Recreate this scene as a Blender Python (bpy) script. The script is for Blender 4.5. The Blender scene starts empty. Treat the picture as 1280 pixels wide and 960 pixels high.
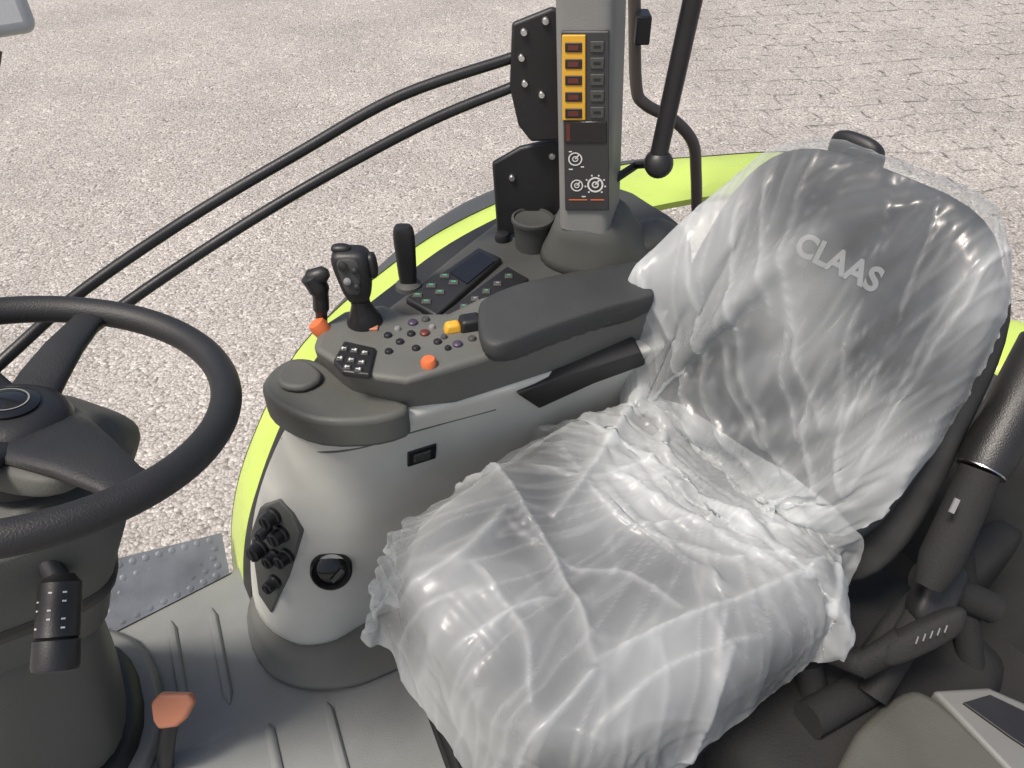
import bpy, bmesh, math, random
import numpy as np
from mathutils import Vector, Matrix, noise, kdtree
from mathutils.bvhtree import BVHTree
random.seed(4); np.random.seed(4)
S = bpy.context.scene; COL = S.collection
V = Vector
rad = math.radians
# ------------------------------------------------------------------ camera model
CAM = V((0, 0, 1.3)); PT = rad(40); FPX = 1000.0
F = V((0, math.cos(PT), -math.sin(PT))); U = V((0, math.sin(PT), math.cos(PT))); R = V((1, 0, 0))
def ray(u, v): return F + R*((u-640)/FPX) - U*((v-480)/FPX)
def Z(u, v, z): d = ray(u, v); return CAM + d*((z-CAM.z)/d.z)
def Y(u, v, y): d = ray(u, v); return CAM + d*(y/d.y)
def D(u, v, t): return CAM + ray(u, v)*t
def proj(p):
    q = p-CAM; d = q.dot(F); return 640+q.dot(R)/d*FPX, 480-q.dot(U)/d*FPX
RR = V((math.cos(rad(30)), math.sin(rad(30)), 0))      # towards the tractor's rear
SS = V((-RR.y, RR.x, 0))                               # towards the tractor's right side
R2 = V((math.cos(rad(23)), math.sin(rad(23)), 0))
UP = V((0, 0, 1))

cam = bpy.data.cameras.new('camera'); co = bpy.data.objects.new('camera', cam); COL.objects.link(co)
co.location = CAM; co.rotation_euler = (rad(90)-PT, 0, 0)
cam.sensor_width = 36; cam.lens = 36*FPX/1280; cam.clip_start = .02; cam.clip_end = 1000
S.camera = co

# ------------------------------------------------------------------ materials
def nt(name):
    m = bpy.data.materials.new(name); m.use_nodes = True
    n = m.node_tree.nodes; l = m.node_tree.links
    return m, n, l, n['Principled BSDF']
def mat(name, col, rough=.5, metal=0., var=.12, vs=7., bump=.0, bs=500., spec=.5, rvar=.12):
    m, n, l, b = nt(name)
    tc = n.new('ShaderNodeTexCoord')
    a = n.new('ShaderNodeTexNoise'); a.inputs['Scale'].default_value = vs; a.inputs['Detail'].default_value = 4
    l.new(tc.outputs['Object'], a.inputs['Vector'])
    mr = n.new('ShaderNodeMapRange'); mr.inputs[1].default_value = .3; mr.inputs[2].default_value = .7
    mr.inputs[3].default_value = 1-var; mr.inputs[4].default_value = 1+var
    l.new(a.outputs['Fac'], mr.inputs[0])
    mx = n.new('ShaderNodeVectorMath'); mx.operation = 'SCALE'; mx.inputs[0].default_value = col[:3]
    l.new(mr.outputs[0], mx.inputs['Scale']); l.new(mx.outputs[0], b.inputs['Base Color'])
    m2 = n.new('ShaderNodeMapRange'); m2.inputs[1].default_value = .3; m2.inputs[2].default_value = .7
    m2.inputs[3].default_value = max(.03, rough-rvar); m2.inputs[4].default_value = min(1, rough+rvar)
    l.new(a.outputs['Fac'], m2.inputs[0]); l.new(m2.outputs[0], b.inputs['Roughness'])
    b.inputs['Metallic'].default_value = metal; b.inputs['Specular IOR Level'].default_value = spec
    if bump:
        g = n.new('ShaderNodeTexNoise'); g.inputs['Scale'].default_value = bs; g.inputs['Detail'].default_value = 1
        l.new(tc.outputs['Object'], g.inputs['Vector'])
        bp = n.new('ShaderNodeBump'); bp.inputs['Strength'].default_value = bump; bp.inputs['Distance'].default_value = .002
        l.new(g.outputs['Fac'], bp.inputs['Height']); l.new(bp.outputs[0], b.inputs['Normal'])
    return m
M = {}
M['white'] = mat('pale_grey_plastic', (.56, .56, .515), .62, var=.09, bump=.12, spec=.35)
M['grey'] = mat('mid_grey_plastic', (.115, .118, .108), .6, var=.16, bump=.2, spec=.4)
M['dgrey'] = mat('dark_grey_plastic', (.056, .058, .055), .6, var=.18, bump=.2, spec=.4)
M['shroud'] = mat('column_grey_plastic', (.080, .083, .076), .6, var=.15, bump=.2, spec=.4)
M['pad'] = mat('armrest_vinyl', (.040, .042, .043), .62, var=.18, bump=.3, bs=700, spec=.4)
M['black'] = mat('black_plastic', (.014, .014, .015), .45, var=.25, bump=.1)
M['gloss'] = mat('gloss_black', (.009, .009, .010), .15, var=.2)
M['panel'] = mat('panel_foil', (.036, .036, .038), .4, var=.15)
M['rubber'] = mat('black_rubber', (.015, .015, .0155), .48, var=.25, bump=.25, bs=600)
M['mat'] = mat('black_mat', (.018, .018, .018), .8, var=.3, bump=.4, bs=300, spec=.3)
M['floor'] = mat('floor_rubber', (.160, .168, .164), .65, var=.28, vs=4, bump=.3, bs=350)
M['tread'] = mat('tread_metal', (.135, .148, .175), .5, metal=.1, var=.3, vs=10, bump=.2)
M['lime'] = mat('lime_paint', (.47, .60, .12), .28, var=.06)
M['lip'] = mat('fender_rubber', (.065, .07, .073), .6, var=.15, bump=.2)
M['pillar'] = mat('pillar_grey', (.19, .193, .185), .55, var=.08, bump=.15, spec=.4)
M['orange'] = mat('orange_plastic', (.62, .15, .05), .45, var=.1)
M['salmon'] = mat('faded_orange_plastic', (.50, .20, .115), .55, var=.15)
M['yellow'] = mat('yellow_plastic', (.62, .34, .03), .45, var=.08)
M['red'] = mat('dark_red_plastic', (.10, .022, .016), .4, var=.2)
M['mark'] = mat('white_marking', (.6, .6, .58), .6, var=.05)
M['gmark'] = mat('grey_marking', (.20, .20, .20), .6, var=.05)
M['green'] = mat('green_marking', (.07, .22, .13), .5, var=.1)
M['purple'] = mat('violet_plastic', (.055, .04, .075), .45, var=.1)
M['fabric'] = mat('seat_fabric', (.060, .064, .070), .9, var=.2, vs=25, bump=.08, bs=400, spec=.2)
M['fabric2'] = mat('seat_side_fabric', (.036, .037, .038), .8, var=.2, vs=25, bump=.3, bs=700, spec=.25)
M['logo'] = mat('grey_lettering', (.19, .198, .207), .8, var=.05, spec=.2)
M['steel'] = mat('bolt_steel', (.6, .6, .6), .3, metal=1., var=.1)
M['tube'] = mat('brown_tube_paint', (.085, .07, .062), .4, var=.15)
M['lgrey'] = mat('light_grey_plastic', (.50, .51, .51), .45, var=.06, bump=.1)
M['tray'] = mat('tray_grey_plastic', (.14, .142, .135), .5, var=.1, bump=.1)
M['lid'] = mat('padded_lid_vinyl', (.074, .074, .065), .65, var=.18, bump=.3, spec=.35)

def ground_mat():
    m, n, l, b = nt('gravel')
    tc = n.new('ShaderNodeTexCoord')
    wn = n.new('ShaderNodeTexNoise'); wn.inputs['Scale'].default_value = 30; wn.inputs['Detail'].default_value = 1
    l.new(tc.outputs['Object'], wn.inputs['Vector'])
    sc = n.new('ShaderNodeVectorMath'); sc.operation = 'SCALE'; sc.inputs['Scale'].default_value = .02
    l.new(wn.outputs['Color'], sc.inputs[0])
    warp = n.new('ShaderNodeVectorMath'); warp.operation = 'ADD'
    l.new(tc.outputs['Object'], warp.inputs[0]); l.new(sc.outputs[0], warp.inputs[1])
    def vor(scale, feat='F1'):
        x = n.new('ShaderNodeTexVoronoi'); x.voronoi_dimensions = '2D'; x.feature = feat; x.inputs['Scale'].default_value = scale
        l.new(warp.outputs[0], x.inputs['Vector']); return x
    v1 = vor(62); v2 = vor(135)
    sep = n.new('ShaderNodeSeparateColor'); l.new(v1.outputs['Color'], sep.inputs[0])
    sep2 = n.new('ShaderNodeSeparateColor'); l.new(v2.outputs['Color'], sep2.inputs[0])
    def ramp(src, stops):
        r = n.new('ShaderNodeValToRGB'); l.new(src, r.inputs[0]); e = r.color_ramp.elements
        e[0].position, e[0].color = stops[0][0], stops[0][1]; e[1].position, e[1].color = stops[-1][0], stops[-1][1]
        for p, c in stops[1:-1]: q = e.new(p); q.color = c
        return r
    r1 = ramp(sep.outputs[0], [(0, (.198, .178, .158, 1)), (.22, (.342, .315, .287, 1)), (.65, (.435, .403, .37, 1)), (1, (.62, .59, .55, 1))])
    r2 = ramp(sep2.outputs[1], [(0, (.242, .218, .197, 1)), (.5, (.39, .36, .33, 1)), (1, (.555, .525, .49, 1))])
    mx = n.new('ShaderNodeMix'); mx.data_type = 'RGBA'; l.new(r1.outputs[0], mx.inputs[6]); l.new(r2.outputs[0], mx.inputs[7])
    big = n.new('ShaderNodeTexNoise'); big.inputs['Scale'].default_value = 9; big.inputs['Detail'].default_value = 4; l.new(tc.outputs['Object'], big.inputs['Vector'])
    mr = n.new('ShaderNodeMapRange'); mr.inputs[1].default_value = .42; mr.inputs[2].default_value = .58; l.new(big.outputs['Fac'], mr.inputs[0]); l.new(mr.outputs[0], mx.inputs[0])
    eg = n.new('ShaderNodeMapRange'); eg.inputs[1].default_value = .45; eg.inputs[2].default_value = .8; eg.inputs[3].default_value = 1; eg.inputs[4].default_value = .58
    l.new(v1.outputs['Distance'], eg.inputs[0])
    b2 = n.new('ShaderNodeTexNoise'); b2.inputs['Scale'].default_value = .8; b2.inputs['Detail'].default_value = 5; b2.inputs['Roughness'].default_value = .6; l.new(tc.outputs['Object'], b2.inputs['Vector'])
    m2 = n.new('ShaderNodeMapRange'); m2.inputs[1].default_value = .3; m2.inputs[2].default_value = .7; m2.inputs[3].default_value = .81; m2.inputs[4].default_value = 1.08
    l.new(b2.outputs['Fac'], m2.inputs[0])
    br = n.new('ShaderNodeTexBrick'); br.inputs['Scale'].default_value = 1; br.inputs['Brick Width'].default_value = .42; br.inputs['Row Height'].default_value = .33; br.inputs['Mortar Size'].default_value = .022; br.inputs['Mortar Smooth'].default_value = .9
    rot = n.new('ShaderNodeMapping'); rot.inputs['Rotation'].default_value = (0, 0, rad(-8))
    s2 = n.new('ShaderNodeVectorMath'); s2.operation = 'SCALE'; s2.inputs['Scale'].default_value = .5; l.new(b2.outputs['Color'], s2.inputs[0])
    a2 = n.new('ShaderNodeVectorMath'); a2.operation = 'ADD'; l.new(tc.outputs['Object'], a2.inputs[0]); l.new(s2.outputs[0], a2.inputs[1])
    l.new(a2.outputs[0], rot.inputs['Vector']); l.new(rot.outputs[0], br.inputs['Vector'])
    sx = n.new('ShaderNodeSeparateXYZ'); l.new(tc.outputs['Object'], sx.inputs[0])
    mk = n.new('ShaderNodeMapRange'); mk.inputs[1].default_value = .8; mk.inputs[2].default_value = 2.6; mk.inputs[3].default_value = 0; mk.inputs[4].default_value = .72
    l.new(sx.outputs['X'], mk.inputs[0])
    def mul(a, c):
        x = n.new('ShaderNodeMath'); x.operation = 'MULTIPLY'; l.new(a, x.inputs[0]); l.new(c, x.inputs[1]); return x.outputs[0]
    bk = n.new('ShaderNodeMapRange'); bk.inputs[1].default_value = .42; bk.inputs[2].default_value = .62; l.new(big.outputs['Fac'], bk.inputs[0])
    mm = mul(mul(br.outputs['Fac'], mk.outputs[0]), bk.outputs[0])
    inv = n.new('ShaderNodeMath'); inv.operation = 'SUBTRACT'; inv.inputs[0].default_value = 1; l.new(mm, inv.inputs[1])
    p2 = mul(mul(eg.outputs[0], m2.outputs[0]), inv.outputs[0])
    fs = n.new('ShaderNodeVectorMath'); fs.operation = 'SCALE'; l.new(mx.outputs[2], fs.inputs[0]); l.new(p2, fs.inputs['Scale'])
    l.new(fs.outputs[0], b.inputs['Base Color']); b.inputs['Roughness'].default_value = .85
    hd = n.new('ShaderNodeMath'); hd.operation = 'SUBTRACT'; l.new(sep.outputs[1], hd.inputs[0]); l.new(v1.outputs['Distance'], hd.inputs[1])
    bp = n.new('ShaderNodeBump'); bp.inputs['Strength'].default_value = .75; bp.inputs['Distance'].default_value = .007
    l.new(hd.outputs[0], bp.inputs['Height']); l.new(bp.outputs[0], b.inputs['Normal'])
    return m
M['gravel'] = ground_mat()

def plastic_mat():
    m, n, l, b = nt('clear_film')
    out = n['Material Output']
    at = n.new('ShaderNodeAttribute'); at.attribute_name = 'milk'
    fl = n.new('ShaderNodeAttribute'); fl.attribute_name = 'flow'
    w2 = n.new('ShaderNodeTexNoise'); w2.noise_type = 'RIDGED_MULTIFRACTAL'; w2.inputs['Scale'].default_value = 1.; w2.inputs['Detail'].default_value = 3
    w2.inputs['Distortion'].default_value = .5
    l.new(fl.outputs['Vector'], w2.inputs['Vector'])
    g2 = n.new('ShaderNodeMapRange'); g2.inputs[1].default_value = .75; g2.inputs[2].default_value = 1.7; g2.inputs[4].default_value = .26; l.new(w2.outputs[0], g2.inputs[0])
    lw = n.new('ShaderNodeLayerWeight'); lw.inputs['Blend'].default_value = .3
    def math_(op, a, bb):
        x = n.new('ShaderNodeMath'); x.operation = op
        for i, q in enumerate((a, bb)):
            if isinstance(q, (int, float)): x.inputs[i].default_value = q
            else: l.new(q, x.inputs[i])
        return x.outputs[0]
    o = math_('ADD', at.outputs['Fac'], g2.outputs[0])
    o = math_('MINIMUM', math_('ADD', o, math_('MULTIPLY', lw.outputs['Facing'], .22)), .9)
    bp = n.new('ShaderNodeBump'); bp.inputs['Strength'].default_value = .5; bp.inputs['Distance'].default_value = .0035
    l.new(w2.outputs[0], bp.inputs['Height'])
    b.inputs['Base Color'].default_value = (.71, .74, .75, 1); b.inputs['Roughness'].default_value = .46
    b.inputs['Specular IOR Level'].default_value = .30
    l.new(bp.outputs[0], b.inputs['Normal'])
    tr = n.new('ShaderNodeBsdfTranslucent'); tr.inputs[0].default_value = (.75, .77, .78, 1)
    m1 = n.new('ShaderNodeMixShader'); m1.inputs[0].default_value = .28; l.new(b.outputs[0], m1.inputs[1]); l.new(tr.outputs[0], m1.inputs[2])
    tp = n.new('ShaderNodeBsdfTransparent'); tp.inputs[0].default_value = (.97, .98, .98, 1)
    gl = n.new('ShaderNodeBsdfGlossy'); gl.inputs['Roughness'].default_value = .26; l.new(bp.outputs[0], gl.inputs['Normal'])
    m3 = n.new('ShaderNodeMixShader'); m3.inputs[0].default_value = .035; l.new(tp.outputs[0], m3.inputs[1]); l.new(gl.outputs[0], m3.inputs[2])
    m2 = n.new('ShaderNodeMixShader'); l.new(o, m2.inputs[0]); l.new(m3.outputs[0], m2.inputs[1]); l.new(m1.outputs[0], m2.inputs[2])
    l.new(m2.outputs[0], out.inputs['Surface'])
    return m
M['film'] = plastic_mat()

# ------------------------------------------------------------------ mesh builder
def spline(pts, k=6, closed=False):
    P = [V(p) for p in pts]; n = len(P); out = []
    rng = range(n) if closed else range(n-1)
    for i in rng:
        if closed: a, b, c, d = P[(i-1) % n], P[i], P[(i+1) % n], P[(i+2) % n]
        else: a, b, c, d = P[max(i-1, 0)], P[i], P[i+1], P[min(i+2, n-1)]
        for j in range(k):
            t = j/k
            out.append(.5*((2*b)+(c-a)*t+(2*a-5*b+4*c-d)*t*t+(3*b-a-3*c+d)*t**3))
    if not closed: out.append(P[-1])
    return out
def fr(loc, n, up=UP):
    n = V(n).normalized(); x = V(up).cross(n)
    if x.length < 1e-4: x = V((1, 0, 0))
    x.normalize(); y = n.cross(x)
    m = Matrix((x, y, n)).transposed().to_4x4(); m.translation = loc
    return m
class MB:
    def __init__(s): s.v = []; s.f = []
    def add(s, vs, fs):
        o = len(s.v); s.v += [V(x) for x in vs]; s.f += [tuple(i+o for i in f) for f in fs]; return s
    def box(s, m, sx, sy, z0, z1, taper=1.):
        vs = []
        for z, k in ((z0, 1.), (z1, taper)):
            for a, b in ((-1, -1), (1, -1), (1, 1), (-1, 1)): vs.append(m @ V((a*sx/2*k, b*sy/2*k, z)))
        return s.add(vs, [(3, 2, 1, 0), (4, 5, 6, 7), (0, 1, 5, 4), (1, 2, 6, 5), (2, 3, 7, 6), (3, 0, 4, 7)])
    def loft(s, rings, cap0=True, cap1=True):
        n = len(rings[0]); vs = [p for r in rings for p in r]; fs = []
        for i in range(len(rings)-1):
            for j in range(n): fs.append((i*n+j, i*n+(j+1) % n, (i+1)*n+(j+1) % n, (i+1)*n+j))
        if cap0: fs.append(tuple(range(n-1, -1, -1)))
        if cap1: fs.append(tuple((len(rings)-1)*n+j for j in range(n)))
        return s.add(vs, fs)
    def tube(s, pts, r, n=14, closed=False, flat=1., ref=None):
        P = [V(p) for p in pts]; N = len(P)
        rs = r if isinstance(r, (list, tuple)) else [r]*N
        T = []
        for i in range(N):
            a = P[(i-1) % N] if closed else P[max(i-1, 0)]; b = P[(i+1) % N] if closed else P[min(i+1, N-1)]
            T.append((b-a).normalized())
        nrm = ref if ref else (UP if abs(T[0].z) < .9 else V((1, 0, 0)))
        rings = []
        for i in range(N):
            nrm = (nrm-T[i]*nrm.dot(T[i])).normalized(); bi = T[i].cross(nrm)
            rings.append([P[i]+(nrm*math.cos(2*math.pi*k/n)*flat+bi*math.sin(2*math.pi*k/n))*rs[i] for k in range(n)])
        if closed:
            vs = [p for q in rings for p in q]; fs = []
            for i in range(N):
                for j in range(n): fs.append((i*n+j, i*n+(j+1) % n, ((i+1) % N)*n+(j+1) % n, ((i+1) % N)*n+j))
            return s.add(vs, fs)
        return s.loft(rings)
    def lathe(s, m, prof, n=24, sx=1., sy=1.):
        return s.loft([[m @ V((max(r, 1e-4)*sx*math.cos(2*math.pi*k/n), max(r, 1e-4)*sy*math.sin(2*math.pi*k/n), z)) for k in range(n)] for r, z in prof])
    def prism(s, top, bot): return s.loft([bot, top])
    def pillow(s, o, ax, L, wf, hf, nL=24, nC=40, e=3.6, p=4., bol=0., s0=0., off=0., bolp=3, caps=True, s1=1.):
        aL, aW, aH = ax; rings = []
        for i in range(nL+1):
            q = .5-.5*math.cos(math.pi*i/nL); q = s0+(s1-s0)*q
            k = max(.03, (1-abs(2*q-1)**p)**(1/p)); w = wf(q); h = hf(q); ring = []
            for j in range(nC):
                a = 2*math.pi*j/nC; c, d = math.cos(a), math.sin(a)
                y = math.copysign(abs(c)**(2/e), c); z = math.copysign(abs(d)**(2/e), d)
                zz = z*(h*k+off)
                if z > 0: zz += bol*abs(y)**bolp*z*k
                ring.append(o+aL*((q-.5)*(L+2*off))+aW*(y*(w*k+off))+aH*zz)
            rings.append(ring)
        return s.loft(rings, caps, caps)
ORG = {}
def fin(name, mb, m, org, smooth=40, bevel=0., seg=3, sub=0):
    me = bpy.data.meshes.new(name); me.from_pydata([p-org for p in mb.v], [], mb.f); me.update()
    bm = bmesh.new(); bm.from_mesh(me); bmesh.ops.recalc_face_normals(bm, faces=bm.faces); bm.to_mesh(me); bm.free()
    for p in me.polygons: p.use_smooth = True
    me.set_sharp_from_angle(angle=rad(smooth))
    me.materials.append(m); o = bpy.data.objects.new(name, me); COL.objects.link(o)
    if bevel:
        b = o.modifiers.new('bevel', 'BEVEL'); b.width = bevel; b.segments = seg; b.limit_method = 'ANGLE'; b.angle_limit = rad(35)
    if sub:
        q = o.modifiers.new('subdivision', 'SUBSURF'); q.levels = sub; q.render_levels = sub
    return o
def part(name, mb, m, parent, label=None, **k):
    o = fin(name, mb, m, ORG[parent], **k); o.parent = parent; ORG[o] = ORG[parent]
    if label: o['label'] = label
    return o
def thing(name, label, cat, loc, group=None):
    o = bpy.data.objects.new(name, None); o.empty_display_size = .05; COL.objects.link(o); o.location = loc; ORG[o] = V(loc)
    o['label'] = label; o['category'] = cat
    if group: o['group'] = group
    return o
def solo(name, mb, m, label, cat, kind=None, **k):
    c = sum(mb.v, V())/len(mb.v); c.z = min(p.z for p in mb.v)
    o = fin(name, mb, m, c, **k); o.location = c; ORG[o] = c; o['label'] = label; o['category'] = cat
    if kind: o['kind'] = kind
    return o
BV = {}
def on(o, u, v, up=U):
    if o not in BV:
        bpy.context.view_layer.update(); BV[o] = BVHTree.FromObject(o, bpy.context.evaluated_depsgraph_get())
    org = ORG[o]
    h = BV[o].ray_cast(CAM-org, ray(u, v).normalized())
    if h[0] is None:
        print('MISS', o.name, u, v); return fr(D(u, v, 1.1), -ray(u, v), up)
    nn = h[1]
    if nn.dot(ray(u, v)) > 0: nn = -nn
    return fr(h[0]+org, nn, up)
def px(m, a): return a*(m.translation-CAM).dot(F)/FPX     # pixels -> metres at that place

# ------------------------------------------------------------------ ground
g = MB(); g.add([(-200, -200, -1.3), (200, -200, -1.3), (200, 200, -1.3), (-200, 200, -1.3)], [(0, 1, 2, 3)])
o = fin('ground', g, M['gravel'], V((0, 0, -1.3))); o.location = (0, 0, -1.3); ORG[o] = V((0, 0, -1.3))
o['kind'] = 'structure'; o['label'] = 'pinkish grey gravel yard outside the cab'; o['category'] = 'ground'

# ------------------------------------------------------------------ cab floor
A, B = Z(118, 802, 0), Z(287, 716, 0)
dl = (B-A).normalized()
poly = [A-dl*.65, A, B, B+RR*1.0+SS*.15, B+RR*1.55-SS*.3, V((1.15, .1, 0)), V((.35, -.35, 0)), V((-1.2, -.1, 0))]
fl = MB(); fl.prism(poly, [p-UP*.08 for p in poly])
for a, b in [((163, 800), (173, 890)), ((213, 776), (233, 895)), ((264, 760), (287, 880)), ((408, 878), (436, 985)), ((335, 905), (352, 985)), ((118, 840), (120, 880))]:
    p, q = Z(*a, .001), Z(*b, .001); fl.tube([p, p*.9+q*.1, p*.1+q*.9, q], [.002, .009, .009, .002], 10, flat=.8)
fo = solo('floor', fl, M['floor'], 'grey ribbed rubber floor of the tractor cab', 'floor', 'structure', smooth=30)
fm = [Z(u, v, .006) for u, v in ((880, 1060), (960, 860), (1000, 700), (1120, 600), (1300, 600), (1420, 900), (1250, 1150))]  # thin black sheet added as painted shade on the floor around the seat mechanism
solo('floor_shade', MB().prism(fm, [p-UP*.005 for p in fm]), M['mat'], 'added dark sheet standing in for shade on the floor behind and beside the seat base', 'mat')
# tread plate
t0, t1 = Z(108, 808, .004), Z(287, 717, .004); t2, t3 = Z(277, 666, .06), Z(106, 708, .09)
tp = MB(); nrm = (t1-t0).cross(t3-t0).normalized()
tp.prism([t0, t1, t2, t3], [p-nrm*.012 for p in (t0, t1, t2, t3)])
for i in range(10):
    for j in range(5):
        a, b = (i+.5+.25*(j % 2))/10.5, (j+.5)/5; p = (t0*(1-a)+t1*a)*(1-b)+(t3*(1-a)+t2*a)*b
        tp.lathe(fr(p, nrm), [(.0085, -.001), (.0065, .0006), (.002, .0010)], 12)
solo('footrest_plate', tp, M['tread'], 'blue grey studded metal plate sloping up at the far edge of the floor', 'plate', smooth=50)

# ------------------------------------------------------------------ lime fender
outer = [(1010, 190, .57), (950, 191, .58), (880, 196, .58), (800, 203, .58), (700, 224, .58), (620, 255, .565), (540, 296, .54), (470, 347, .50), (420, 388, .45), (370, 442, .38), (330, 515, .28), (301, 590, .16), (290, 650, .05), (291, 705, -.05), (302, 760, -.16)]
oc = spline([Z(*p) for p in outer], 5); N = len(oc)
fen = thing('fender', 'lime green rear fender curving round behind the right side console', 'fender', oc[-1])
def strip(curve, offs, thick=.012):
    rings = []
    for i, p in enumerate(curve):
        f = i/(len(curve)-1); top = [p+o_ for o_ in offs(f)]
        rings.append(top+[q-UP*thick for q in reversed(top)])
    return MB().loft(rings)
part('fender_panel', strip(oc, lambda f: [V((0, 0, 0)), -SS*.03+UP*.012, -SS*.10+UP*.018, -SS*(.19+.12*max(0, .35-f))+UP*.012]), M['lime'], fen, smooth=50)
def lipf(f):
    w = .075*max(0., min(1., (.62-f)/.25))*max(.1, min(1, (f-.12)/.2))+.006
    return [SS*w-UP*.02, SS*(w*.6)-UP*.004, SS*.001+UP*.002]
part('fender_lip', strip(oc, lipf, .016), M['lip'], fen, smooth=50)
part('inner_trim', strip(oc[int(N*.36):], lambda f: [-SS*(.074+.03*max(0, min(1, (f-.35)/.3)))+UP*.022, -SS*.115+UP*.026, -SS*.16+UP*.024], .008), M['rubber'], fen, smooth=50)

# ------------------------------------------------------------------ right side console (pale)
con = thing('side_console', 'pale grey side console with rounded nose under the armrest', 'console', Z(400, 850, 0))
def uring(z, L, NL, N_, NR, R_, back=.75, rsm=1):
    l, nl, n_, nr, r = [Z(*p, z) for p in (L, NL, N_, NR, R_)]
    return [l+RR*back, l+RR*.3, l+RR*.08, l, nl, n_, nr, r, r+R2*.10, r+R2*.3, r+R2*(back-.15)]
rings = [uring(.03, (308, 748), (332, 803), (371, 822), (420, 814), (458, 782)),
         uring(.055, (304, 734), (329, 788), (370, 808), (420, 801), (458, 770)),
         uring(.2, (297, 664), (327, 712), (370, 732), (427, 730), (480, 702)),
         uring(.35, (310, 601), (343, 638), (386, 652), (446, 650), (506, 625)),
         uring(.48, (336, 543), (363, 570), (403, 582), (456, 582), (520, 560)),
         uring(.565, (350, 522), (377, 538), (415, 545), (468, 543), (530, 522)),
         uring(.590, (356, 516), (380, 526), (418, 532), (470, 530), (534, 512))]
body = part('console_body', MB().loft(rings), M['white'], con, sub=2, smooth=180)
pr = [uring(0, (298, 752), (316, 846), (369, 872), (442, 872), (505, 840)), uring(.010, (298, 748), (317, 838), (369, 863), (441, 864), (500, 832)),
      uring(.035, (302, 738), (325, 812), (368, 834), (430, 827), (472, 794)), uring(.05, (303, 734), (328, 798), (368, 818), (424, 812), (464, 780))]
part('plinth', MB().loft(pr), M['grey'], con, smooth=180, sub=2)
def onplane(m, u, v):
    d = ray(u, v); n = m.col[2].to_3d(); t = (m.translation-CAM).dot(n)/d.dot(n); return CAM+d*t
sm_ = [on(body, u, v) for u, v in ((352, 548), (400, 565), (450, 560), (500, 545), (560, 528), (620, 512))]
part('seam', MB().tube(spline([m.translation-m.col[2].to_3d()*.0012 for m in sm_], 6), .0022, 8), M['grey'], con)
kp = [(316, 665), (328, 632), (352, 622), (368, 640), (378, 664), (362, 720), (342, 764), (326, 740)]
mk = on(body, 345, 692)
nn = mk.col[2].to_3d()
top = [onplane(mk, *p)+nn*.007 for p in kp]
kpan = part('knob_panel', MB().prism(top, [p-nn*.025 for p in top]), M['grey'], con, bevel=.003)
for (u, v, r) in [(343, 640, 12), (336, 657, 9), (353, 662, 12), (327, 680, 13), (345, 690, 10), (360, 690, 11), (345, 722, 10)]:
    m = on(kpan, u, v+4); r = px(m, r)
    k = part('rotary_knob', MB().lathe(m, [(r, 0), (r, .006), (r*.86, .008), (r*.8, .022), (r*.65, .024)], 18), M['black'], con, bevel=0)
    part('pointer', MB().box(m, r*.22, r*1.3, .024, .0255), M['dgrey'], k)
m0 = on(body, 414, 713); nrm_ = (m0.col[2].to_3d()*.45-ray(414, 713).normalized()*.55).normalized(); m = fr(m0.translation-ray(414, 713).normalized()*.016, nrm_, U); r = px(m, 25)
sk = part('round_socket', MB().lathe(m, [(r*1.06, -.06), (r*1.04, .002), (r*.94, .006), (r*.86, .002), (r*.8, -.004)], 40), M['black'], con)
part('socket_flap', MB().lathe(m, [(r*.79, -.016), (r*.79, -.003), (r*.6, .0), (r*.1, .001)], 32), M['gloss'], sk)
part('flap_tab', MB().box(m @ Matrix.Rotation(rad(-40), 4, 'Z') @ Matrix.Translation((r*.4, 0, 0)), r*.2, r*.8, -.001, .005), M['dgrey'], sk)
m = on(body, 527, 568); m = m @ Matrix.Rotation(rad(24), 4, 'Z')
b1 = part('rocker_bezel', MB().box(m, px(m, 38), px(m, 34), -.01, .003), M['black'], con, bevel=.002)
part('rocker', MB().box(m, px(m, 24), px(m, 18), .002, .006, .85), M['dgrey'], b1, bevel=.001)
# long dark recess under the armrest
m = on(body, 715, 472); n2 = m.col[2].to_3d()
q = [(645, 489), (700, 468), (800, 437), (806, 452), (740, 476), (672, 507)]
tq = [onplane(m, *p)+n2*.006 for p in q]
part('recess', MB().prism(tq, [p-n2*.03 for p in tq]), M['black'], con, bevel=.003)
# dark lid at the nose
lid = [(327, 484), (335, 466), (352, 452), (372, 446), (402, 452), (482, 492), (512, 508), (470, 524), (396, 525), (345, 505)]
lt = spline([Z(u, v, .605) for u, v in lid], 3, True)
ld = part('lid', MB().loft([[p-UP*.05 for p in lt], [p-UP*.03 for p in lt], lt]), M['shroud'], con, bevel=.012, seg=4, smooth=60)
lc = [Z(u, v, .605) for u, v in ((350, 470), (372, 456), (392, 462), (404, 478), (380, 492), (352, 488))]
part('lid_cap', MB().prism([p+UP*.012 for p in spline(lc, 3, True)], spline(lc, 3, True)), M['shroud'], con, bevel=.008, seg=4, smooth=60)

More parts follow.
